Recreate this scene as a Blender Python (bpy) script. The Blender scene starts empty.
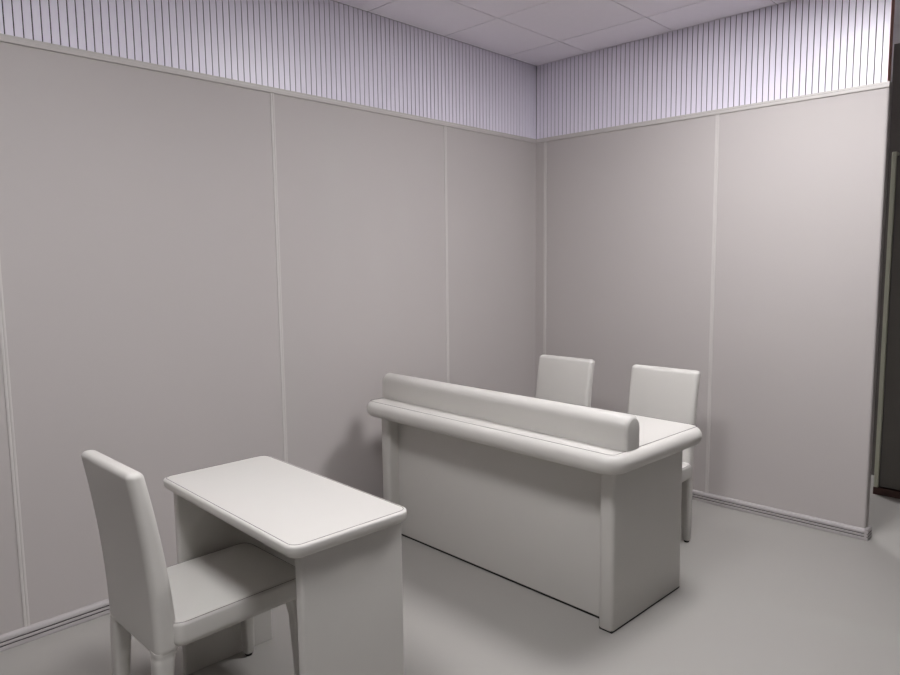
import bpy, bmesh, math, random
from mathutils import Vector, Matrix
random.seed(4)
sc = bpy.context.scene
COL = sc.collection

# ------------------------------------------------------------ camera, world, exposure
def setup_camera():
    yaw, pitch, roll, F = 2.3410, -0.1075, -0.0120, 689.58
    f = Vector((math.cos(pitch)*math.cos(yaw), math.cos(pitch)*math.sin(yaw), math.sin(pitch)))
    r = Vector((math.sin(yaw), -math.cos(yaw), 0))
    u = r.cross(f)
    r2 = r*math.cos(roll) + u*math.sin(roll)
    u2 = -r*math.sin(roll) + u*math.cos(roll)
    cd = bpy.data.cameras.new('camera')
    cd.sensor_fit = 'HORIZONTAL'; cd.sensor_width = 36.0
    cd.lens = F/900*36.0
    cd.clip_start = 0.02
    co = bpy.data.objects.new('camera', cd)
    COL.objects.link(co)
    m = Matrix((r2, u2, -f)).transposed().to_4x4()
    m.translation = Vector((3.0911, -4.1024, 1.5038))
    co.matrix_world = m
    sc.camera = co
setup_camera()
w = bpy.data.worlds.new('world'); sc.world = w; w.use_nodes = True
w.node_tree.nodes['Background'].inputs['Color'].default_value = (0.55, 0.55, 0.6, 1)
w.node_tree.nodes['Background'].inputs['Strength'].default_value = 0.05
sc.view_settings.view_transform = 'Standard'
sc.view_settings.look = 'None'
sc.view_settings.gamma = 1.0
sc.view_settings.use_curve_mapping = False
sc.view_settings.exposure = 0.0
LIGHT_STRENGTH = 49.0
LIGHT_COLOR = (1.0, 0.985, 1.0, 1)
LIGHT_SPOTS = [(1.94, -1.24), (1.94, -3.64), (0.74, 1.758)]

HC = 2.892      # ceiling height
HW = 2.384      # top of the padded panelling
XE = 2.188       # free end of the back wall
RX, FY = 5.20, -6.10   # right and front walls (behind the camera)
CY = 2.60       # far wall of the passage

# ------------------------------------------------------------ materials
def mat(name, color, rough=0.5, noise=0.0, nscale=8.0, bump=0.0, bscale=200.0, spec=0.5, emit=None, estr=0.0, metal=0.0, color2=None, sheen=0.0, wrinkle=0.0, wscale=9.0, coat=0.0):
    m = bpy.data.materials.new(name); m.use_nodes = True
    nt = m.node_tree; b = nt.nodes['Principled BSDF']
    b.inputs['Roughness'].default_value = rough
    b.inputs['Metallic'].default_value = metal
    b.inputs['Specular IOR Level'].default_value = spec
    b.inputs['Sheen Weight'].default_value = sheen
    b.inputs['Coat Weight'].default_value = coat
    tc = nt.nodes.new('ShaderNodeTexCoord')
    c2 = color2 or tuple(c*(1-noise) for c in color)
    n = nt.nodes.new('ShaderNodeTexNoise'); n.inputs['Scale'].default_value = nscale
    n.inputs['Detail'].default_value = 5
    nt.links.new(tc.outputs['Object'], n.inputs['Vector'])
    mx = nt.nodes.new('ShaderNodeMix'); mx.data_type = 'RGBA'
    mx.inputs['A'].default_value = (*color, 1); mx.inputs['B'].default_value = (*c2, 1)
    nt.links.new(n.outputs['Fac'], mx.inputs['Factor'])
    nt.links.new(mx.outputs['Result'], b.inputs['Base Color'])
    last = None
    if bump:
        n2 = nt.nodes.new('ShaderNodeTexNoise'); n2.inputs['Scale'].default_value = bscale
        n2.inputs['Detail'].default_value = 3
        nt.links.new(tc.outputs['Object'], n2.inputs['Vector'])
        bp = nt.nodes.new('ShaderNodeBump'); bp.inputs['Strength'].default_value = bump
        bp.inputs['Distance'].default_value = 0.001
        nt.links.new(n2.outputs['Fac'], bp.inputs['Height'])
        last = bp
    if wrinkle:
        n3 = nt.nodes.new('ShaderNodeTexNoise'); n3.inputs['Scale'].default_value = wscale
        n3.inputs['Detail'].default_value = 2
        nt.links.new(tc.outputs['Object'], n3.inputs['Vector'])
        bp = nt.nodes.new('ShaderNodeBump'); bp.inputs['Strength'].default_value = wrinkle
        bp.inputs['Distance'].default_value = 0.01
        nt.links.new(n3.outputs['Fac'], bp.inputs['Height'])
        if last: nt.links.new(last.outputs['Normal'], bp.inputs['Normal'])
        last = bp
    if last: nt.links.new(last.outputs['Normal'], b.inputs['Normal'])
    if emit:
        b.inputs['Emission Color'].default_value = emit
        b.inputs['Emission Strength'].default_value = estr
    return m

M = {}
M['leather'] = mat('pale_leatherette', (0.645, 0.628, 0.595), 0.40, noise=0.03, bump=0.25, bscale=420, wrinkle=0.10, wscale=7, spec=0.5)
M['leather_box'] = mat('pale_leatherette_smooth', (0.645, 0.628, 0.595), 0.42, noise=0.03, bump=0.2, bscale=420, wrinkle=0.05, wscale=4)
M['seam'] = mat('seam_thread', (0.16, 0.14, 0.14), 0.8)
M['black'] = mat('black_plastic', (0.012, 0.011, 0.011), 0.6)
M['panel'] = mat('padded_wall_fabric', (0.535, 0.50, 0.488), 0.62, noise=0.04, nscale=1.5, bump=0.3, bscale=350, wrinkle=0.05, wscale=2.5, spec=0.35)
M['bead'] = mat('panel_bead', (0.62, 0.59, 0.57), 0.45, noise=0.02)
M['cap'] = mat('cap_moulding', (0.58, 0.55, 0.53), 0.45, noise=0.02)
M['skirting'] = mat('skirting_plastic', (0.50, 0.47, 0.47), 0.4, noise=0.03)
M['groove'] = mat('skirting_groove', (0.10, 0.09, 0.09), 0.7)
M['slat'] = mat('slatted_acoustic_board', (0.91, 0.87, 0.985), 0.36, noise=0.02, bump=0.03, bscale=60, spec=0.8)
M['slat_back'] = mat('slat_backing', (0.035, 0.028, 0.035), 0.8)
M['mdf'] = mat('reddish_board_edge', (0.62, 0.32, 0.27), 0.7, noise=0.3, nscale=60)
M['ceiling'] = mat('ceiling_tile', (0.93, 0.89, 0.965), 0.85, noise=0.03, nscale=30, bump=0.2, bscale=300)
M['grid'] = mat('ceiling_joint', (0.05, 0.045, 0.055), 0.7)
M['floor'] = mat('vinyl_floor', (0.405, 0.392, 0.368), 0.42, noise=0.0, nscale=1.3, color2=(0.385, 0.37, 0.35), bump=0.05, bscale=150, spec=0.4)
M['dim'] = mat('grey_wall_paint', (0.16, 0.155, 0.15), 0.7, noise=0.03)
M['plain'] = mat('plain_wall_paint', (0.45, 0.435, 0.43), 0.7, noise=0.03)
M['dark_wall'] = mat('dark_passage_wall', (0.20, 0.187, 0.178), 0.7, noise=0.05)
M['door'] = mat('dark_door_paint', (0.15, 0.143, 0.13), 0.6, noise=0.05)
M['jamb'] = mat('pale_green_frame', (0.62, 0.64, 0.52), 0.45, noise=0.05)
M['kick'] = mat('red_brown_skirting', (0.10, 0.045, 0.035), 0.6, noise=0.5, nscale=20)
M['lamp_frame'] = mat('white_lamp_frame', (0.8, 0.8, 0.8), 0.4)
M['lamp'] = mat('lamp_diffuser', (0.9, 0.9, 0.9), 0.5, emit=LIGHT_COLOR, estr=LIGHT_STRENGTH)

# ------------------------------------------------------------ mesh helpers
def link_mesh(name, bm, m, parent=None, smooth=False, angle=40):
    bm.normal_update()
    me = bpy.data.meshes.new(name); bm.to_mesh(me); bm.free()
    for mm in (m if isinstance(m, (list, tuple)) else [m]):
        me.materials.append(mm)
    if smooth:
        for p in me.polygons: p.use_smooth = True
        me.set_sharp_from_angle(angle=math.radians(angle))
    o = bpy.data.objects.new(name, me); COL.objects.link(o)
    if parent: o.parent = parent
    return o

def add_box(bm, x0, x1, y0, y1, z0, z1, mi=0):
    vs = [bm.verts.new((x, y, z)) for z in (z0, z1) for y in (y0, y1) for x in (x0, x1)]
    for idx in ((0, 2, 3, 1), (4, 5, 7, 6), (0, 1, 5, 4), (2, 6, 7, 3), (0, 4, 6, 2), (1, 3, 7, 5)):
        f = bm.faces.new([vs[i] for i in idx]); f.material_index = mi

def box_bm(x0, x1, y0, y1, z0, z1, bev=0.0, seg=3):
    bm = bmesh.new(); add_box(bm, x0, x1, y0, y1, z0, z1)
    if bev:
        bmesh.ops.bevel(bm, geom=bm.edges[:], offset=bev, segments=seg, profile=0.5, affect='EDGES')
    return bm

def rrect(cx, cy, w, d, r, n=8):
    """rounded rectangle, counter-clockwise"""
    r = max(1e-4, min(r, w/2-1e-4, d/2-1e-4)); pts = []
    for (sx, sy, a0) in ((1, 1, 0), (-1, 1, 90), (-1, -1, 180), (1, -1, 270)):
        for k in range(n+1):
            a = math.radians(a0 + 90*k/n)
            pts.append((cx + sx*(w/2-r) + r*math.cos(a), cy + sy*(d/2-r) + r*math.sin(a)))
    return pts

def loft(sections, n=8, bm=None):
    """sections: (cx, cy, z, w, d, r) from bottom to top, capped"""
    bm = bm or bmesh.new(); rings = []
    for (cx, cy, z, w, d, r) in sections:
        rings.append([bm.verts.new((x, y, z)) for x, y in rrect(cx, cy, w, d, r, n)])
    for a, b in zip(rings, rings[1:]):
        for i in range(len(a)):
            j = (i+1) % len(a)
            bm.faces.new((a[i], a[j], b[j], b[i]))
    bm.faces.new(list(reversed(rings[0]))); bm.faces.new(rings[-1])
    return bm

def slab_sections(cx, cy, w, d, r, z0, z1, re, crown=0.0, n=7, re_top=None):
    """cushion-like slab whose edge is rounded with radius re"""
    S = []; rt = re_top or re
    for k in range(n+1):
        a = math.pi/2*k/n
        ins = re*(1-math.sin(a))
        S.append((cx, cy, z0 + re*(1-math.cos(a)), w-2*ins, d-2*ins, r-ins))
    for k in range(n+1):
        a = math.pi/2*k/n
        ins = rt*(1-math.cos(a))
        S.append((cx, cy, z1 - rt + rt*math.sin(a), w-2*ins, d-2*ins, r-ins))
    if crown:
        wt, dt = S[-1][3], S[-1][4]
        for s, h in ((0.85, .45), (0.6, .8), (0.3, 1.0)):
            S.append((cx, cy, z1 + crown*h, wt*s, dt*s, max(0.002, (r-rt)*s)))
    # drop duplicates
    out = [S[0]]
    for s in S[1:]:
        if abs(s[2]-out[-1][2]) > 1e-6 or abs(s[3]-out[-1][3]) > 1e-6: out.append(s)
    return out

def tube_loop(pts, rad, closed=True, n=6):
    """thin tube through points in a horizontal loop"""
    bm = bmesh.new(); rings = []; N = len(pts)
    for i, p in enumerate(pts):
        p = Vector(p)
        a = Vector(pts[(i-1) % N]) if closed or i > 0 else p
        b = Vector(pts[(i+1) % N]) if closed or i < N-1 else p
        t = (b-a).normalized()
        side = t.cross(Vector((0, 0, 1)))
        if side.length < 1e-4: side = Vector((1, 0, 0))
        side.normalize(); up = side.cross(t)
        rings.append([bm.verts.new(p + side*rad*math.cos(2*math.pi*k/n) + up*rad*math.sin(2*math.pi*k/n)) for k in range(n)])
    M_ = N if closed else N-1
    for i in range(M_):
        a, b = rings[i], rings[(i+1) % N]
        for k in range(n):
            bm.faces.new((a[k], a[(k+1) % n], b[(k+1) % n], b[k]))
    return bm

def extrude_profile(prof, p0, p1, nrm, bm=None):
    """prof: list of (out, z); swept straight from p0 to p1; nrm = outward direction; returns bm"""
    bm = bm or bmesh.new(); R = []
    for p in (p0, p1):
        R.append([bm.verts.new((p[0]+nrm[0]*o, p[1]+nrm[1]*o, z)) for o, z in prof])
    n = len(prof)
    for i in range(n):
        j = (i+1) % n
        bm.faces.new((R[0][i], R[0][j], R[1][j], R[1][i]))
    bm.faces.new(R[0]); bm.faces.new(list(reversed(R[1])))
    bmesh.ops.recalc_face_normals(bm, faces=bm.faces[:])
    return bm

def structure(name, bm, m, **k):
    o = link_mesh(name, bm, m, **k); o['kind'] = 'structure'; return o

def thing(name, label, cat, loc=(0, 0, 0), rz=0.0, group=None):
    o = bpy.data.objects.new(name, None); COL.objects.link(o)
    o.empty_display_size = 0.1
    o.location = loc; o.rotation_euler = (0, 0, rz)
    o['label'] = label; o['category'] = cat
    if group: o['group'] = group
    return o

# ------------------------------------------------------------ room shell
structure('floor', box_bm(-0.1, RX+0.1, FY-0.1, CY+0.1, -0.1, 0.0), M['floor'])

def wall_with_slats(name, axis, a0, a1, end=None):
    """padded lower wall and grooved upper boards; axis 'x': wall plane x=0, running in y"""
    T = 0.06
    bm = bmesh.new()
    def B(s0, s1, d0, d1, z0, z1, mi):     # s along wall, d depth behind the face
        if axis == 'x': add_box(bm, -d1, -d0, s0, s1, z0, z1, mi)
        else: add_box(bm, s0, s1, d0, d1, z0, z1, mi)
    B(a0, a1, 0, T, 0, HW, 0)
    B(a0, a1, 0.004, T, HW, HC, 1)
    pitch, gap = 0.0322, 0.0048
    n = int((a1-a0)/pitch)
    for i in range(n+1):
        s1 = (a1 - i*pitch) if axis == 'x' else (a0 + (i+1)*pitch)
        s0 = s1 - pitch + gap if axis == 'x' else s1 - pitch + gap
        s0 = max(s0, a0); s1 = min(s1, a1)
        if s1 - s0 > 0.004: B(s0, s1, 0.0, 0.0038, HW, HC, 2)
    if end:
        B(a1, a1+0.0015, 0.0, T, HW+0.002, HC, 3)
    return structure(name, bm, [M['panel'], M['slat_back'], M['slat'], M['mdf']])

wall_with_slats('wall_left', 'x', FY, 0.0)
wall_with_slats('wall_back', 'y', 0.0, XE, end=True)
structure('wall_right', box_bm(RX, RX+0.08, FY, CY, 0, HC), M['dim'])
structure('wall_front', box_bm(-0.06, RX+0.08, FY-0.08, FY, 0, HC), M['dim'])
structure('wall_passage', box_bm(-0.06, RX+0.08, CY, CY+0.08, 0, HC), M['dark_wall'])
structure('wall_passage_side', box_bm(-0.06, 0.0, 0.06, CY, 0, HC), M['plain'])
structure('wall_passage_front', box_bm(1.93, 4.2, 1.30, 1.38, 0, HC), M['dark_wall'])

# rounded free end of the padded wall
bm = bmesh.new()
pts = []
prof = [(XE-0.001, 0.0)] + [(XE-0.001+0.012*math.sin(math.radians(a)), 0.012-0.012*math.cos(math.radians(a))) for a in range(15, 91, 15)] + [(XE+0.011, 0.06), (XE-0.001, 0.06)]
lo = [bm.verts.new((x, y, 0.0)) for x, y in prof]; hi = [bm.verts.new((x, y, HW)) for x, y in prof]
for i in range(len(prof)):
    j = (i+1) % len(prof); bm.faces.new((lo[i], lo[j], hi[j], hi[i]))
bm.faces.new(list(reversed(lo))); bm.faces.new(hi)
structure('trim_1', bm, M['panel'], smooth=True)

# moulding along the top of the padding
capp = [(0.0, HW-0.030), (0.007, HW-0.029), (0.008, HW-0.026), (0.008, HW-0.013), (0.005, HW-0.011), (0.005, HW-0.001), (0.0, HW-0.001)]
structure('trim_2', extrude_profile(capp, (0, FY, 0), (0, 0, 0), (1, 0)), M['cap'])
structure('trim_3', extrude_profile(capp, (0.0, 0, 0), (XE+0.012, 0, 0), (0, -1)), M['cap'])

# vertical beads covering the joints between padded panels
def bead(axis, s):
    prof = [(-0.0115, 0.0), (-0.0105, 0.0035), (-0.008, 0.0045), (-0.002, 0.0045), (0.0, 0.0030), (0.002, 0.0045), (0.008, 0.0045), (0.0105, 0.0035), (0.0115, 0.0)]
    bm = bmesh.new()
    def P(t, o, z):
        return (o-0.0004, s+t, z) if axis == 'x' else (s+t, -o+0.0004, z)
    lo = [bm.verts.new(P(t, o, 0.055)) for t, o in prof]; hi = [bm.verts.new(P(t, o, HW-0.028)) for t, o in prof]
    for i in range(len(prof)-1):
        bm.faces.new((lo[i], lo[i+1], hi[i+1], hi[i]))
    bmesh.ops.recalc_face_normals(bm, faces=bm.faces[:])
    return bm
nt_ = 4
for s in (-0.9386, -2.1681, -3.3998, -4.63):
    structure('trim_%d' % nt_, bead('x', s), M['bead'], smooth=True); nt_ += 1
for s in (0.0818, 1.3274):
    structure('trim_%d' % nt_, bead('y', s), M['bead'], smooth=True); nt_ += 1

# ribbed skirting
def skirting(name, p0, p1, nrm):
    bm = bmesh.new()
    prof = [(0, 0.001), (0.0165, 0.001), (0.0175, 0.005), (0.0175, 0.014), (0.0165, 0.018), (0.010, 0.0188), (0.010, 0.0218),
            (0.0165, 0.0225), (0.0175, 0.0255), (0.0175, 0.0315), (0.0165, 0.0345), (0.010, 0.0352), (0.010, 0.0382),
            (0.0165, 0.039), (0.0175, 0.043), (0.0165, 0.051), (0.012, 0.058), (0.004, 0.061), (0, 0.061)]
    extrude_profile(prof, p0, p1, nrm, bm)
    for f in bm.faces:
        c = f.calc_center_median(); zz = [v.co.z for v in f.verts]
        if len(f.verts) == 4:
            o = abs((c - Vector((p0[0], p0[1], 0))).dot(Vector((nrm[0], nrm[1], 0))))
            if o < 0.0135 and 0.017 < c.z < 0.0388: f.material_index = 1
    o = link_mesh(name, bm, [M['skirting'], M['groove']]); o['kind'] = 'structure'
    return o
skirting('baseboard_left', (0, FY, 0), (0, 0, 0), (1, 0))
skirting('baseboard_back', (0.0, 0, 0), (XE+0.012, 0, 0), (0, -1))
skirting('baseboard_end', (XE+0.010, -0.014, 0), (XE+0.010, 0.07, 0), (1, 0))

# ceiling of square tiles with dark joints, lamp openings left out
bm = bmesh.new()
add_box(bm, -0.06, RX+0.08, FY-0.08, CY+0.08, HC+0.004, HC+0.05, 1)
xs = [-0.16+0.0] + [0.4395+0.6*i for i in range(8)]
ys = [-0.3418-0.6*j for j in range(-5, 11)]
g = 0.0028
xe = [0.4395-0.6] + [0.4395+0.6*i for i in range(8)]
for i in range(len(xe)-1):
    for j in range(len(ys)-1):
        x0, x1 = max(xe[i]+g, 0.004), min(xe[i+1]-g, RX)
        y1, y0 = min(ys[j]-g, CY), max(ys[j+1]+g, FY)
        if x1-x0 < 0.02 or y1-y0 < 0.02: continue
        cx, cy = (xe[i]+xe[i+1])/2, (ys[j]+ys[j+1])/2
        if any(abs(cx-lx) < 0.2 and abs(cy-ly) < 0.2 for lx, ly in LIGHT_SPOTS): continue
        for ya, yb in ([(y0, -0.004), (0.004, y1)] if y0 < 0 < y1 else [(y0, y1)]):
            add_box(bm, x0, x1, ya, yb, HC, HC+0.0038, 0)
structure('ceiling', bm, [M['ceiling'], M['grid']])

# recessed square ceiling lamps
def ceiling_lamp(x, y, label):
    t = thing('ceiling_light', label, 'ceiling light', (x, y, HC-0.004), group='square ceiling lamps')
    bm = bmesh.new(); h = 0.297; i = 0.278
    for a in ((-h, h, -h, -i), (-h, h, i, h), (-h, -i, -i, i), (i, h, -i, i)):
        add_box(bm, a[0], a[1], a[2], a[3], 0.0, 0.014)
    link_mesh('lamp_frame', bm, M['lamp_frame'], t)
    link_mesh('diffuser', box_bm(-i, i, -i, i, 0.003, 0.012), M['lamp'], t)
lx, ly = LIGHT_SPOTS[0]; ceiling_lamp(lx, ly, 'square white recessed ceiling lamp nearer the slatted back wall')
lx, ly = LIGHT_SPOTS[2]; ceiling_lamp(lx, ly, 'square white recessed ceiling lamp in the passage behind the back wall')
lx, ly = LIGHT_SPOTS[1]; ceiling_lamp(lx, ly, 'square white recessed ceiling lamp above the small desk side')

# passage beyond the free end: dark door with pale frame edge
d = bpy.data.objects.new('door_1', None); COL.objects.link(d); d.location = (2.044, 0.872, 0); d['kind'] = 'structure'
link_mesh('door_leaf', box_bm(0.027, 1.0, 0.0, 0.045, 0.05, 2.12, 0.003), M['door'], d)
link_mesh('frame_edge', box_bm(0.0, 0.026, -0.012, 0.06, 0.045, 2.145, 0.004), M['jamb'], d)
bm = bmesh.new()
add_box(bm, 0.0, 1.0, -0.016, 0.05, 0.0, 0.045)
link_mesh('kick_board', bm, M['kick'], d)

# ------------------------------------------------------------ chairs
def make_chair(label, loc, rz):
    t = thing('dining_chair', label, 'chair', loc, rz, 'pale leatherette chairs')
    L = M['leather']
    # seat (local +y is the front)
    S = slab_sections(0.002, 0.055, 0.422, 0.480, 0.045, 0.364, 0.447, 0.024, crown=0.010, re_top=0.016)
    link_mesh('seat', loft(S, 7), L, t, smooth=True, angle=60)
    # stitched seam round the seat's top
    pts = [(x, y, 0.4440) for x, y in rrect(0.002, 0.055, 0.4120, 0.4720, 0.042, 8)]
    link_mesh('seam', tube_loop(pts, 0.0008), M['seam'], t.children[0], smooth=True)
    # curved, slightly raked backrest
    secs = []
    zs = [0.348, 0.351, 0.357, 0.37, 0.40, 0.46, 0.52, 0.58, 0.64, 0.70, 0.76, 0.82, 0.87]
    def back_at(z):
        u = max(0, (z-0.345)/0.577)
        yr = -0.229 - 0.056*u**1.9     # rear face
        th = 0.074 - 0.022*u                                        # thickness
        wd = 0.384 + 0.006*u
        return yr, th, wd
    for i, z in enumerate(zs):
        yr, th, wd = back_at(z)
        ins = (0.010, 0.005, 0.001)[i] if i < 3 else 0
        secs.append((0, yr+th/2, z, wd-2*ins, th-2*ins, 0.022))
    zt = 0.924; rr = 0.020
    for k in range(0, 8):
        a = math.pi/2*k/7
        z = zt - rr + rr*math.sin(a); yr, th, wd = back_at(z); ins = rr*(1-math.cos(a))
        secs.append((0, yr+th/2, z, wd-2*ins, th-2*ins, 0.022-ins*0.75))
    link_mesh('backrest', loft(secs, 7), L, t, smooth=True, angle=60)
    # four tapered upholstered legs with dark glides
    for sx in (-1, 1):
        # rear leg
        x1 = sx*0.166
        secs = [(x1, -0.212, 0.012, 0.034, 0.036, 0.009), (x1, -0.212, 0.016, 0.037, 0.039, 0.010),
                (sx*0.164, -0.209, 0.15, 0.047, 0.048, 0.014), (sx*0.162, -0.204, 0.27, 0.055, 0.057, 0.017),
                (sx*0.161, -0.200, 0.322, 0.058, 0.062, 0.018), (sx*0.160, -0.199, 0.334, 0.060, 0.064, 0.018),
                (sx*0.160, -0.198, 0.340, 0.057, 0.061, 0.018), (sx*0.160, -0.197, 0.347, 0.061, 0.066, 0.019), (sx*0.160, -0.197, 0.362, 0.061, 0.066, 0.019)]
        l = link_mesh('leg', loft(secs, 5), L, t, smooth=True, angle=60)
        link_mesh('glide', loft([(x1, -0.212, 0.0, 0.024, 0.026, 0.010), (x1, -0.212, 0.0125, 0.028, 0.030, 0.011)], 5), M['black'], l)
        # front leg
        xa = sx*0.184
        secs = [(xa, 0.268, 0.012, 0.034, 0.034, 0.009), (xa, 0.268, 0.016, 0.037, 0.037, 0.010),
                (sx*0.182, 0.266, 0.15, 0.044, 0.045, 0.012), (sx*0.178, 0.264, 0.30, 0.053, 0.055, 0.014),
                (sx*0.175, 0.260, 0.35, 0.060, 0.066, 0.016), (sx*0.172, 0.252, 0.385, 0.066, 0.080, 0.018)]
        l = link_mesh('leg', loft(secs, 5), L, t, smooth=True, angle=60)
        link_mesh('glide', loft([(xa, 0.268, 0.0, 0.024, 0.024, 0.010), (xa, 0.268, 0.0125, 0.028, 0.028, 0.011)], 5), M['black'], l)
    return t

def copy_tree(o, parent=None):
    kids = list(o.children)
    c = o.copy(); COL.objects.link(c); c.parent = parent
    for ch in kids: copy_tree(ch, c)
    return c

chair = make_chair('pale grey leatherette dining chair pushed under the small desk in the foreground', (0.937, -3.105, 0), 0.0)
for (x, y, lab) in ((1.344, -0.877, 'pale grey leatherette dining chair behind the right end of the long counter desk'),
                    (0.690, -0.862, 'pale grey leatherette dining chair behind the padded bar, nearer the wall corner')):
    c = copy_tree(chair)
    c.location = (x, y, 0); c.rotation_euler = (0, 0, math.pi); c['label'] = lab

# ------------------------------------------------------------ small desk
def small_desk():
    th = -0.034; Wd, D, zt = 0.868, 0.398, 0.755
    t = thing('desk', 'small pale leatherette desk with two solid end panels, nearest the camera', 'desk', (1.551, -3.126, 0), th)
    L = M['leather_box']
    o = 0.012
    S = slab_sections(-Wd/2, D/2, Wd+2*o, D+2*o, 0.042, zt-0.040, zt, 0.022, crown=0.0012, re_top=0.009)
    top = link_mesh('tabletop', loft(S, 10), L, t, smooth=True, angle=60)
    pts = [(x, y, zt+0.0002) for x, y in rrect(-Wd/2, D/2, Wd+0.002, D+0.002, 0.030, 10)]
    link_mesh('seam', tube_loop(pts, 0.0009), M['seam'], top, smooth=True)
    ov = 0.010; T = 0.038
    link_mesh('end_panel', loft(slab_sections(-ov-T/2, D/2+0.009, T, D-2*ov-0.018, 0.010, 0.0, zt-0.030, 0.004), 5), L, t, smooth=True)
    link_mesh('end_panel', loft(slab_sections(-Wd-0.004+0.015, D/2+0.009, 0.030, D-2*ov-0.018, 0.010, 0.0, zt-0.030, 0.004), 5), L, t, smooth=True)
    link_mesh('modesty_panel', box_bm(-Wd+0.030, -ov-T+0.002, D-ov-0.030, D-ov-0.006, 0.34, zt-0.030, 0.003), L, t, smooth=True)
small_desk()

# ------------------------------------------------------------ long counter desk
def counter():
    th = -0.031; Wd, D, rec = 1.477, 0.574, 0.070
    zt, T, ov = 0.775, 0.080, 0.093
    t = thing('counter_desk', 'long pale leatherette counter desk with thick rounded top and padded bar along its front', 'desk', (1.709, -1.758, 0), th)
    L = M['leather_box']
    X0, X1, Y0, Y1 = -1.506, 0.098, -0.138, 0.606
    S = slab_sections((X0+X1)/2, (Y0+Y1)/2, X1-X0, Y1-Y0, 0.100, zt-T, zt, T/2, crown=0.002, n=9, re_top=T/2)
    top = link_mesh('tabletop', loft(S, 12), L, t, smooth=True, angle=70)
    top.rotation_euler = (0, 0, -0.014)
    ins = 0.036
    pts = [(x, y, zt+0.0004) for x, y in rrect((X0+X1)/2, (Y0+Y1)/2, X1-X0-2*ins, Y1-Y0-2*ins, 0.028, 8)]
    link_mesh('seam', tube_loop(pts, 0.0009), M['seam'], top, smooth=True)
    # end panels: padded, rounded front edge
    PT = 0.068
    for u0 in (-PT, -Wd):
        bm = loft([(u0+PT/2, D/2, 0.009, PT-0.004, D-0.004, 0.016), (u0+PT/2, D/2, 0.012, PT, D, 0.018),
                   (u0+PT/2, D/2, zt-T+0.01, PT, D, 0.018)], 7)
        link_mesh('end_panel', bm, L, t, smooth=True, angle=50)
        link_mesh('base_strip', box_bm(u0+0.004, u0+PT-0.004, 0.006, D-0.006, 0.0, 0.010), M['black'], t)
    fp = link_mesh('front_panel', box_bm(-Wd+PT-0.003, -PT+0.003, rec, rec+0.030, 0.009, zt-T+0.01, 0.004), L, t, smooth=True)
    link_mesh('base_strip', box_bm(-Wd+PT, -PT, rec+0.002, rec+0.026, 0.0, 0.010), M['black'], t)
    # padded bar: flat bottom, round top, swept along the front
    w2, hh = 0.048, 0.132
    prof = [(-w2, 0.0)]
    prof += [(-w2*math.cos(math.radians(a))*(1.0 if a else 1), hh-w2*1.0+w2*math.sin(math.radians(a))) for a in range(0, 181, 12)]
    prof += [(w2, 0.0)]
    Lb = BAR[3]
    bm = bmesh.new(); rings = []
    er = 0.012
    xsl = [(0, 1-er/w2*0.9), (er*0.3, 1-er/w2*0.35), (er, 1.0), (Lb*0.25, 1.0), (Lb*0.5, 1), (Lb*0.75, 1), (Lb-er, 1.0), (Lb-er*0.3, 1-er/w2*0.35), (Lb, 1-er/w2*0.9)]
    for x, s in xsl:
        rings.append([bm.verts.new((x-Lb, p*s, z*(1-(1-s)*0.45))) for p, z in prof])
    for a, b in zip(rings, rings[1:]):
        n = len(a)
        for i in range(n):
            j = (i+1) % n; bm.faces.new((a[i], a[j], b[j], b[i]))
    bm.faces.new(rings[0]); bm.faces.new(list(reversed(rings[-1])))
    bmesh.ops.recalc_face_normals(bm, faces=bm.faces[:])
    bar = link_mesh('padded_bar', bm, M['leather'], t, smooth=True, angle=50)
    bar.location = (BAR[0], BAR[1], zt+0.0005); bar.rotation_euler = (0, 0, BAR[2])
    # seam round the bar's end caps
    for xx in (-er, -Lb+er):
        pts = [(xx, p*1.003, z*1.001+0.0) for p, z in prof]
        bm = bmesh.new(); r = 0.0011; rg = []
        for p in pts:
            rg.append([bm.verts.new((p[0]+dx, p[1], p[2]+0.0004)) for dx in (-r, r)])
        for a, b in zip(rg, rg[1:]): bm.faces.new((a[0], a[1], b[1], b[0]))
        s = link_mesh('seam', bm, M['bead'], bar)
# right end x, centre y, rotation, length in the counter's own frame
BAR = (0.070, 0.026, -0.027, 1.556)
counter()
